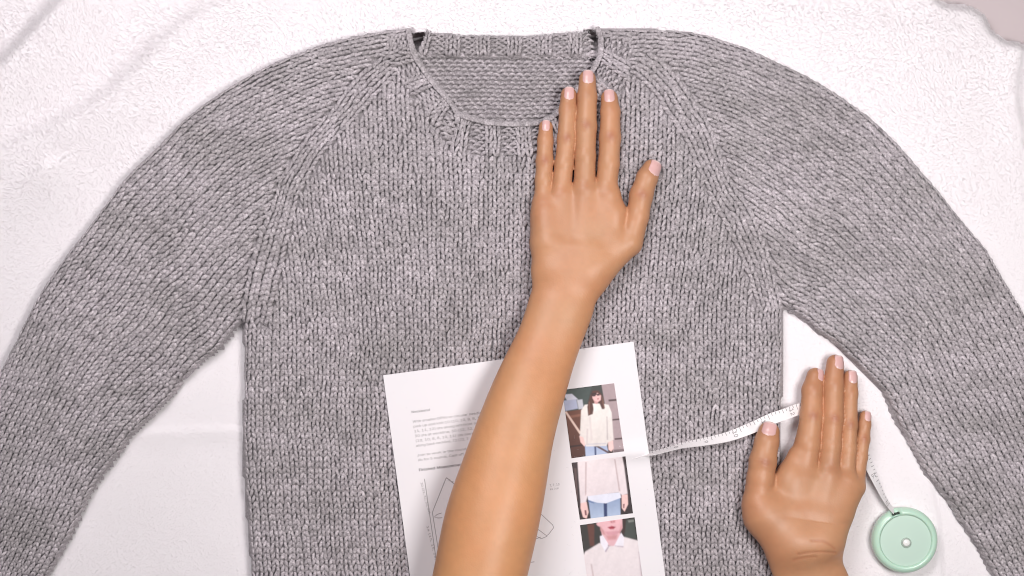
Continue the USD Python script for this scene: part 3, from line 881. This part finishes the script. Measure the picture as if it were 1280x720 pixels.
for k, number in enumerate(range(6, 18)):
    s = s12 + (number - 12) * INCH
    if not 6 < s < TLEN - 8:
        continue
    m = meshkit.text_mesh(str(number), 5.2, 0.01)
    v, f = np.array(m.vertices), np.array(m.faces)[m.face_normals[:, 2] > 0.5]
    v[:, 0] -= v[:, 0].mean()
    used, inv = np.unique(f, return_inverse=True)
    v = v[used]
    # figures stand across the tape
    part('numeral', (on_tape(s + (v[:, 1] - 2.6), v[:, 0] / TW + 0.15, 0.0003), inv.reshape(-1, 3)), M['tape_ink'], tape)

CC = W(1131.5, 675.5, 0.010)
R0 = 41.0 * PX * (CAM_H - 0.010) / CAM_H


def lathe(profile, n=240):
    p = np.asarray(profile, float)
    a = np.linspace(0, 2 * np.pi, n, endpoint=False)
    v = np.stack([p[:, 0:1] * np.cos(a), p[:, 0:1] * np.sin(a), np.repeat(p[:, 1:2], n, 1)], -1).reshape(-1, 3)
    f = grid_faces(len(p), n, True)
    return v, f


zt = 0.0130
b = [(0.6 * R0, 0.0005), (0.86 * R0, 0.0008)]
b += [(0.86 * R0 + 0.14 * R0 * math.sin(a), zt / 2 - (zt / 2 - 0.0008) * math.cos(a)) for a in np.linspace(0.15, math.pi / 2, 10)]
b += [(R0, zt / 2 + 0.0008)]
b += [(0.84 * R0 + 0.16 * R0 * math.cos(a), zt - 0.005 + 0.005 * math.sin(a)) for a in np.linspace(0.0, math.pi / 2, 14)]
b += [(0.81 * R0, zt - 0.0001), (0.795 * R0, zt - 0.0006), (0.785 * R0, zt - 0.0014), (0.775 * R0, zt - 0.0016)]
v, f = lathe(b)
# the slot where the tape goes in: a real notch in the rim
ang = math.atan2(CC[1] - W(1120, 643, 0.012)[1], CC[0] - W(1120, 643, 0.012)[0])
sa = math.atan2(W(1120.5, 643, .012)[1] - CC[1], W(1120.5, 643, .012)[0] - CC[0])
vr, va = np.hypot(v[:, 0], v[:, 1]), np.arctan2(v[:, 1], v[:, 0])
da = (va - sa + np.pi) % (2 * np.pi) - np.pi
dent = np.exp(-(da * R0 / 0.0042) ** 4) * sstep(0.73 * R0, 0.82 * R0, vr) * sstep(0.004, 0.009, v[:, 2])
v[:, 2] -= dent * 0.0042
part('case', (v + [CC[0], CC[1], 0], f), M['mint'], TM, smooth=40)
plate = [(0.0001, zt - 0.0009), (0.2 * R0, zt - 0.0009), (0.6 * R0, zt - 0.0012), (0.772 * R0, zt - 0.0016), (0.772 * R0, zt - 0.003)]
v, f = lathe(plate)
part('face_plate', (v + [CC[0], CC[1], 0], f[:, ::-1]), M['mint_plate'], TM, smooth=40)
PC = W(1133, 678.5, zt)
ring = [(0.0044, zt - 0.0012), (0.0042, zt - 0.0002), (0.0036, zt + 0.0002), (0.0031, zt - 0.0002)]
v, f = lathe(ring, 40)
part('button_ring', (v + [PC[0], PC[1], 0], f), M['steel'], TM, smooth=40)
pin = [(0.0030, zt - 0.0010), (0.0030, zt + 0.0004), (0.0026, zt + 0.0010), (0.0016, zt + 0.0014), (0.0001, zt + 0.0015)]
v, f = lathe(pin, 40)
part('button', (v + [PC[0], PC[1], 0], f), M['pin'], TM, smooth=40)
slot = trimesh.creation.capsule(0.0048, 0.0016, count=[16, 16])
slot.apply_transform(trimesh.transformations.rotation_matrix(math.pi / 2, [0, 1, 0]))
slot.apply_scale([1.35, 0.62, 0.7])
slot.apply_transform(trimesh.transformations.rotation_matrix(sa + math.pi / 2 - 0.05, [0, 0, 1]))
SC = W(1120.5, 643.8, 0.015)
slot.apply_translation([SC[0], SC[1], 0.0098])
part('slot', slot, M['dark'], TM, smooth=True)

# ------------------------------------------------------------------ the two arms: one distance field each, meshed as one continuous surface


LIFT = 0.0


def J(px, py, z_mm, r_px):
    z_mm = z_mm + LIFT
    z = z_mm / 1000.0
    k = (CAM_H - z) / CAM_H * PX
    return np.r_[W(px, py, z), r_px * k * 1.055]


def cone(P, a, b):
    """Distance to the round cone from joint a to joint b (x, y, z, r)."""
    pa, ba = P - a[:3], b[:3] - a[:3]
    h = np.clip((pa @ ba) / (ba @ ba + 1e-12), 0, 1)
    return np.linalg.norm(pa - h[:, None] * ba, axis=1) - (a[3] + (b[3] - a[3]) * h)


def smin(a, b, k):
    h = np.maximum(k - np.abs(a - b), 0) / k
    return np.minimum(a, b) - h * h * k * 0.25


def limb_path(rows, tilt=0.0):
    """rows: px, py, z (mm), half width across, half thickness (pixels). A smooth tapering limb of oval section."""
    pts = np.array([np.r_[W(a, b, z / 1000), np.array([w, t]) * PX * (CAM_H - z / 1000) / CAM_H] for a, b, z, w, t in rows])
    s_ = np.r_[0, np.cumsum(np.linalg.norm(np.diff(pts[:, :3], axis=0), axis=1))]
    f_ = CubicSpline(s_, pts, axis=0)
    v_ = f_(np.linspace(0, s_[-1], 500))
    q = v_[:, :3]
    t_ = np.gradient(q, axis=0)
    t_ /= np.linalg.norm(t_, axis=1, keepdims=True)
    lat = np.cross(t_, [math.sin(tilt), 0, math.cos(tilt)])
    lat /= np.linalg.norm(lat, axis=1, keepdims=True)
    up = np.cross(lat, t_)
    return q, np.stack([lat, up, t_], 1), v_[:, 3:5]


class Arm:
    def __init__(self, fingers, palm, forearm, knuckle_k=0.0022):
        self.fingers, self.palm, self.forearm = fingers, palm, forearm
        self.kk = knuckle_k

    def limb(self, P):
        q, fr, ab = self.forearm
        from scipy.spatial import cKDTree
        _, k = cKDTree(q).query(P)
        rel = P - q[k]
        l = (rel * fr[k, 0]).sum(1) / ab[k, 0]
        u = (rel * fr[k, 1]).sum(1) / ab[k, 1]
        t = (rel * fr[k, 2]).sum(1)
        rho = np.sqrt(l * l + u * u + 1e-12)
        d = (rho - 1) * np.minimum(ab[k, 0], ab[k, 1])
        over = np.where(((k == 0) & (t < 0)) | ((k == len(q) - 1) & (t > 0)), np.abs(t), 0)
        return np.where(over > 0, np.hypot(np.maximum(d, 0), over), d)

    def finger(self, P, ch):
        d = None
        for a, b in zip(ch[:-1], ch[1:]):
            c = cone(P, a, b)
            d = c if d is None else smin(d, c, self.kk)
        return d

    def __call__(self, P):
        d = None
        for a, b, k in self.palm:
            c = cone(P, a, b)
            d = c if d is None else smin(d, c, k)
        d = smin(d, self.limb(P), 0.014)
        fd = None
        for name, ch in self.fingers.items():
            c = self.finger(P, ch)
            if name == 'thumb':
                d = smin(d, c, 0.0025)
                continue
            fd = c if fd is None else smin(fd, c, 0.0003)
        return smin(d, fd, 0.0042)

    def grad(self, P, e=0.0004):
        g = np.stack([self(P + np.eye(3)[k] * e) - self(P - np.eye(3)[k] * e) for k in range(3)], 1)
        return g / (np.linalg.norm(g, axis=1, keepdims=True) + 1e-12)

    def mesh(self, lo, hi, step=0.0010):
        n = np.ceil((hi - lo) / step).astype(int) + 1
        B = 6
        nb = np.ceil(n / B).astype(int)
        n = nb * B + 1
        bc = np.stack(np.meshgrid(*[(np.arange(k) + 0.5) * B * step for k in nb], indexing='ij'), -1).reshape(-1, 3) + lo
        near = np.abs(self(bc)) < B * step * 0.95
        inside_ = (self(bc) < 0)
        field = np.where(np.repeat(np.repeat(np.repeat(inside_.reshape(nb), B, 0), B, 1), B, 2), -1.0, 1.0).astype(np.float32)
        field = np.pad(field, ((0, 1), (0, 1), (0, 1)), mode='edge')
        need = np.zeros(n, bool)
        for i, j, k in np.argwhere(near.reshape(nb)):
            need[i * B:(i + 1) * B + 1, j * B:(j + 1) * B + 1, k * B:(k + 1) * B + 1] = True
        idx = np.argwhere(need)
        field[need] = self(idx * step + lo)
        # surface nets
        s = field < 0
        cells = np.zeros(np.array(n) - 1, bool)
        c = [s[i:n[0] - 1 + i, j:n[1] - 1 + j, k:n[2] - 1 + k] for i in (0, 1) for j in (0, 1) for k in (0, 1)]
        anyc, allc = np.logical_or.reduce(c), np.logical_and.reduce(c)
        act = anyc & ~allc
        ids = -np.ones(act.shape, int)
        ac = np.argwhere(act)
        ids[act] = np.arange(len(ac))
        acc, cnt = np.zeros((len(ac), 3)), np.zeros(len(ac))
        corners = np.array([(i, j, k) for i in (0, 1) for j in (0, 1) for k in (0, 1)])
        vals = np.stack([field[ac[:, 0] + o[0], ac[:, 1] + o[1], ac[:, 2] + o[2]] for o in corners], 1)
        for x in range(8):
            for y in range(x + 1, 8):
                if np.abs(corners[x] - corners[y]).sum() == 1:
                    cr = (vals[:, x] < 0) != (vals[:, y] < 0)
                    t = vals[:, x] / (vals[:, x] - vals[:, y] + 1e-20)
                    p = corners[x] + t[:, None] * (corners[y] - corners[x])
                    acc[cr] += p[cr]
                    cnt[cr] += 1
        V = (ac + acc / cnt[:, None]) * step + lo
        F = []
        for ax in range(3):
            o1, o2 = [k for k in range(3) if k != ax]
            sl0, sl1 = [slice(None)] * 3, [slice(None)] * 3
            sl0[ax], sl1[ax] = slice(0, -1), slice(1, None)
            cr = s[tuple(sl0)] != s[tuple(sl1)]
            pos = np.argwhere(cr)
            ok = (pos[:, o1] > 0) & (pos[:, o2] > 0) & (pos[:, o1] < n[o1] - 1) & (pos[:, o2] < n[o2] - 1)
            pos = pos[ok]
            flip = s[tuple(sl0)][tuple(pos.T)]
            e1, e2 = np.eye(3, dtype=int)[o1], np.eye(3, dtype=int)[o2]
            q = [ids[tuple((pos - a * e1 - b * e2).T)] for a, b in ((0, 0), (1, 0), (1, 1), (0, 1))]
            q = np.stack(q, 1)
            right = flip if ax != 1 else ~flip
            q[right] = q[right][:, ::-1]
            F.append(q)
        Q = np.vstack(F)
        Q = Q[(Q >= 0).all(1)]
        for _ in range(2):
            g = self.grad(V)
            V = V - g * self(V)[:, None]
        return V, np.vstack([Q[:, [0, 1, 2]], Q[:, [0, 2, 3]]])


def skin_mesh(arm, lo, hi, creases, spots, grooves, name, label, seed):
    V, F = arm.mesh(lo, hi)
    Nn = arm.grad(V)
    # face orientation
    fn = np.cross(V[F[:, 1]] - V[F[:, 0]], V[F[:, 2]] - V[F[:, 0]])
    if (fn * Nn[F[:, 0]]).sum() < 0:
        F = F[:, ::-1]
    x, y, z = V.T
    hand = sstep(-0.16, 0.08, y)[:, None] if seed == 71 else np.ones((len(V), 1))
    base = np.array([0.59, 0.285, 0.133]) * (1 - hand) + np.array([0.525, 0.262, 0.142]) * hand
    mott = noise2(x, y, 70.0, seed, 3)
    fine = noise2(x, y, 300.0, seed + 3, 2)
    hue = noise2(x, y, 45.0, seed + 17, 3)[:, None]
    col = base * (1 + 0.16 * mott[:, None] + 0.09 * fine[:, None]) * (1 + hue * np.array([0.06, -0.10, -0.14]))
    red = np.zeros(len(V))
    disp = 0.0003 * noise2(x, y, 90.0, seed + 23, 2) * sstep(0.2, 0.8, Nn[:, 2])
    for (c, ax, amp, width) in creases:
        # short wrinkles across a finger joint
        rel = V - c[:3]
        s = rel @ ax
        lat = np.linalg.norm(rel - s[:, None] * ax, axis=1)
        m = np.exp(-(lat / (c[3] * 1.25)) ** 4) * sstep(0.15, 0.6, Nn[:, 2])
        wave = noise2(x, y, 400.0, seed + 9, 1) * 0.0008
        for off, a in ((-0.0021, 0.7), (-0.0004, 1.0), (0.0014, 0.8)):
            disp -= amp * a * m * np.exp(-((s + wave - off) / 0.00065) ** 2)
        sd_ = np.cross(ax, [0, 0, 1.0])
        red += 1.8 * width * np.exp(-((rel @ sd_) / (c[3] * 0.45)) ** 2) * (lat < c[3] * 1.6) * sstep(0.4, 0.8, Nn[:, 2]) * np.exp(-((s + 1.5 * wave) / 0.0036) ** 2)
    for (c, rad, amount) in spots:
        fall = np.exp(-(np.linalg.norm(V - c, axis=1) / rad) ** 2)
        red += amount * fall
        if rad < 0.0078:
            disp -= 0.00022 * fall
    for pts, amp in grooves:
        q = spline(pts, 60)[0]
        from scipy.spatial import cKDTree
        d_, _ = cKDTree(q).query(np.stack([x * CAM_H / (CAM_H - z) / PX + 640, 360 - y * CAM_H / (CAM_H - z) / PX], 1))
        gm = np.exp(-(d_ / 1.7) ** 2) * sstep(0.0, 0.5, Nn[:, 2])
        disp -= amp * gm
        red += 0.5 * gm
    tips = red.clip(0, 1)
    col = col * (1 - tips[:, None] * np.array([0.24, 0.40, 0.42]))
    V = V + Nn * disp[:, None]
    m = part(name, (V, F), M['skin'], PR, smooth=True, label=label, color=col)
    return m


def nail(arm, chain, up, length, width, parent, tone=(0.70, 0.43, 0.41), back=0.30):
    """A thin curved plate on the back of a fingertip."""
    tip, dip = chain[-1], chain[-2]
    a = tip[:3] - dip[:3]
    a /= np.linalg.norm(a)
    up = np.asarray(up, float)
    up = up - a * (up @ a)
    up /= np.linalg.norm(up)
    lat = np.cross(a, up)
    nu, nv = 17, 13
    front = tip[:3] + a * tip[3] * 0.86
    u, v = np.meshgrid(np.linspace(0, 1, nu), np.linspace(-1, 1, nv), indexing='ij')
    # outline: rounded cuticle end, rounder free edge
    half = width / 2 * (1 - 0.10 * u) * np.where(u < 0.28, np.sqrt(np.clip(1 - ((0.28 - u) / 0.30) ** 2, 0.05, 1)), 1) * np.where(u > 0.86, np.sqrt(np.clip(1 - ((u - 0.86) / 0.19) ** 2, 0.05, 1)), 1)
    c0 = front[None, None] - a * (length * (1 - u))[..., None] + lat * (half * v)[..., None]
    P = (c0 + up * (tip[3] * 1.9)).reshape(-1, 3)
    start = P.copy()
    for _ in range(26):
        P = P - up * np.clip(arm.finger(P, chain), -0.002, 0.003)[:, None] * 0.9
    P = P.reshape(nu, nv, 3)
    h = ((P - c0) @ up)
    # a nail runs straight along the finger: replace the fall-off at the very tip and the flanks
    mid = h[:, nv // 2]
    arc = -(np.abs(v) ** 2) * width * 0.17
    hh = np.interp(np.arange(nu), np.arange(nu), mid)
    k = int(nu * 0.45)
    slope = (mid[k] - mid[2]) / (k - 2)
    line = mid[k] + (np.arange(nu) - k) * slope * 0.6 - 0.00003 * np.clip(np.arange(nu) - k, 0, None) ** 1.6
    hh = np.where(np.arange(nu) > k, np.maximum(mid, line), mid)
    H = np.maximum(hh[:, None] + arc, h - 0.0001)
    lift = 0.00030 * np.sqrt(np.clip(1 - np.abs(v) ** 4, 0, 1)) * sstep(-0.05, 0.2, u)
    top_ = c0 + up * (H + lift)[..., None]
    bot_ = top_ - up * 0.0009
    V = np.vstack([top_.reshape(-1, 3), bot_.reshape(-1, 3)])
    ft_ = grid_faces(nu, nv)
    n0 = nu * nv
    rim_ = np.r_[np.arange(nv), np.arange(1, nu) * nv + nv - 1, (nu - 1) * nv + np.arange(nv - 2, -1, -1), np.arange(nu - 2, 0, -1) * nv]
    nx_ = np.roll(rim_, -1)
    fr_ = np.vstack([np.stack([rim_, rim_ + n0, nx_], 1), np.stack([nx_, rim_ + n0, nx_ + n0], 1)])
    F = np.vstack([ft_, ft_[:, ::-1] + n0, fr_])
    n_ = np.cross(V[F[0, 1]] - V[F[0, 0]], V[F[0, 2]] - V[F[0, 0]])
    if n_ @ up < 0:
        F = F[:, ::-1]
    t = np.array(tone)
    pale = sstep(0.88, 0.97, u)[..., None] * 0.6 + (sstep(0.2, 0.05, u) * 0.25)[..., None]
    colr = (t * (1 - pale) + np.array([0.86, 0.72, 0.69]) * pale).reshape(-1, 3)
    part('fingernail', (V, F), M['nail'], parent, smooth=True, color=np.vstack([colr, colr]))


def axis_at(ch, k):
    a = ch[k + 1][:3] - ch[k - 1][:3]
    return a / np.linalg.norm(a)


PR = thing('person', 'person with bare forearms, hands laid flat on sweater, paper and tape', 'person')

# left arm: hand by the neckline
LIFT = -1.8
fl = {
    'index': [J(757, 240, 24, 13.2), J(761, 205, 24, 12.6), J(762.5, 172, 23.5, 12.7), J(763, 140, 21.5, 11.5), J(761.7, 122.5, 19.5, 10.0)],
    'middle': [J(730.5, 236, 25, 13.0), J(731.5, 195, 24.8, 12.2), J(732.6, 158, 24.0, 12.5), J(734, 121, 21.5, 11.5), J(734.3, 98.5, 19.5, 10.0)],
    'ring': [J(701, 240, 24, 12.0), J(705.2, 205, 23.6, 11.0), J(708.3, 174, 23.0, 11.0), J(709.8, 138, 20.5, 10.3), J(710.8, 118.5, 19.0, 9.4)],
    'pinky': [J(679.5, 252, 22.5, 11.6), J(679.8, 225, 22, 10.2), J(680.8, 202, 21.5, 10.2), J(681.6, 176, 19.5, 9.2), J(682.3, 158.8, 18.4, 8.4)],
    'thumb': [J(787, 303, 26, 15.5), J(797, 270, 26, 13.4), J(801.5, 244, 26.0, 13.8), J(809, 222, 25, 12.6), J(814.6, 210.5, 24, 10.8)],
}
cw = (20, 7)
pl = [
    (J(742, 328, 29, 15), J(757, 244, 25, 13.2), 0.010), (J(726, 334, 30, 15), J(731, 240, 26, 13.2), 0.010), (J(706, 336, 30, 15), J(702, 246, 25, 12.6), 0.010),
    (J(686, 334, 28, 16.5), J(680, 256, 23.5, 13.6), 0.010), (J(683, 300, 26, 17.5), J(681, 270, 24.5, 15.0), 0.008),
    (J(742, 345, 28, 15.5), J(785, 304, 26, 16.0), 0.014), (J(763, 245, 25, 12.5), J(768, 268, 25.5, 12.8), 0.006), (J(768, 268, 25.5, 12.8), J(766, 300, 26, 15), 0.008),
]
fal = limb_path([(716, 312, 27.5, 26, 10), (711, 346, 28, 37, 18), (705, 370, 29.5, 40.5, 21.5), (688, 420, 34, 40, 24), (672, 460, 39, 43, 28), (657, 500, 45, 46.5, 33), (644, 540, 49, 49.5, 37), (628, 600, 55, 55.5, 43),
                 (615, 650, 60, 59, 47), (599.5, 720, 67, 58, 48), (580, 800, 75, 57, 48), (566, 850, 80, 56, 48)])
AL = Arm(fl, pl, fal)
cr = [(fl[n_][2], axis_at(fl[n_], 2), 0.00030, 0.55) for n_ in ('index', 'middle', 'ring', 'pinky', 'thumb')] + [(fl[n_][3], axis_at(fl[n_], 3), 0.00016, 0.18) for n_ in ('index', 'middle', 'ring')]
sp = [(W(731, 231, 0.035), 0.0065, 0.45), (W(701, 238, 0.034), 0.006, 0.40), (W(757, 238, 0.034), 0.006, 0.25), (W(679, 250, 0.032), 0.006, 0.3), (W(672, 275, 0.034), 0.016, 0.20)]
sp += [(c[-1][:3] + [0, 0, 0.006], 0.008, 0.30) for c in fl.values()]
armL = skin_mesh(AL, np.array([-0.10, -0.275, 0.008]), np.array([0.14, 0.20, 0.12]), cr, sp, [], 'arm', 'left forearm and hand, fingers pressing the sweater below the neckline', 71)
for n_, wpx, lpx, up in (('index', 13.5, 17.5, (-0.06, 0, 1)), ('middle', 14, 18, (0.06, 0, 1)), ('ring', 13, 17.5, (0.05, 0, 1)), ('pinky', 10.5, 14.5, (0.0, 0, 1)), ('thumb', 17.5, 19, (0.50, -0.10, 1))):
    nail(AL, fl[n_], up, lpx * PX, wpx * PX, armL)

# right arm: hand on the blanket beside the body of the sweater
LIFT = -0.8
fr_ = {
    'index': [J(1004, 597, 22, 15.2), J(1009.5, 555, 20, 15.0), J(1014.3, 520, 18.0, 13.4), J(1015.3, 488, 14, 12.2), J(1019.0, 470.5, 11.5, 10.2)],
    'middle': [J(1035, 592, 23, 13.4), J(1038, 558, 21, 12.4), J(1040.8, 523, 19.0, 12.6), J(1041.6, 482, 14.5, 12.0), J(1044, 454, 11.5, 10.2)],
    'ring': [J(1056.5, 598, 21, 12.0), J(1060, 562, 19, 9.8), J(1061.6, 531, 17.0, 9.6), J(1062.6, 492, 12.5, 9.0), J(1063, 471.5, 10, 8.5)],
    'pinky': [J(1069, 607, 18, 11.0), J(1075.3, 572, 15, 8.4), J(1078.6, 549, 13.0, 8.2), J(1080.4, 531, 11, 7.5), J(1081.8, 520.5, 10, 7.0)],
    'thumb': [J(948, 624, 27, 18), J(950.5, 598, 27, 16.0), J(953.5, 577, 26.5, 16.0), J(958.5, 552, 24.5, 14.2), J(961, 540.5, 23, 12.8)],
}
pr_ = [
    (J(993, 672, 31, 17), J(1007, 600, 24, 14.4), 0.011), (J(1009, 676, 32, 17), J(1035, 596, 25, 13.6), 0.010), (J(1021, 676, 31, 17), J(1056, 601, 23, 12.6), 0.010),
    (J(1031, 672, 28, 19), J(1067, 610, 20, 13.0), 0.011), (J(997, 570, 20, 12.0), J(986, 602, 22, 14.4), 0.012), (J(986, 602, 22, 14.4), J(979, 636, 25, 17.5), 0.014), (J(985, 672, 30, 20), J(955, 640, 28, 21), 0.014), (J(955, 645, 28, 22), J(949, 630, 27, 18), 0.010),
]
far = limb_path([(1002, 636, 28, 30, 9), (1000, 668, 29.5, 41, 18), (1002, 684, 31.5, 44, 21.5), (1005, 700, 29.5, 43.5, 20.5), (1014, 722, 26.5, 43.5, 20.5), (1030, 765, 22.5, 45, 21), (1050, 830, 21, 48, 21)])
AR = Arm(fr_, pr_, far)
cr = [(fr_[n_][2], axis_at(fr_[n_], 2), 0.00034, 0.58) for n_ in ('index', 'middle', 'ring', 'pinky', 'thumb')] + [(fr_[n_][3], axis_at(fr_[n_], 3), 0.00014, 0.15) for n_ in ('index', 'middle', 'ring')]
sp = [(W(1043, 584, 0.034), 0.0075, 0.55), (W(1010, 590, 0.034), 0.007, 0.25), (W(1058, 596, 0.03), 0.006, 0.2), (W(938, 630, 0.03), 0.014, 0.35), (W(960, 690, 0.04), 0.018, 0.35)]
sp += [(c[-1][:3] + [0, 0, 0.006], 0.009, 0.40) for c in fr_.values()]
gr = [([(1015, 676), (1028, 676.5), (1037, 681), (1043, 686)], 0.00035), ([(998, 693), (1015, 690.5), (1030, 690), (1044, 691)], 0.0004), ([(992, 700), (1005, 697), (1020, 696)], 0.00025)]
armR = skin_mesh(AR, np.array([0.175, -0.275, -0.002]), np.array([0.31, -0.045, 0.12]), cr, sp, gr, 'arm', 'right forearm and hand holding the tape down beside the sweater', 83)
for n_, wpx, lpx, up in (('index', 12, 15, (0.75, 0, 1)), ('middle', 14, 17.5, (0.45, 0, 1)), ('ring', 12, 16.5, (0.25, 0, 1)), ('pinky', 9.5, 12.5, (0.35, 0, 1)), ('thumb', 18, 18, (-0.22, 0, 1))):
    nail(AR, fr_[n_], up, lpx * PX, wpx * PX, armR)
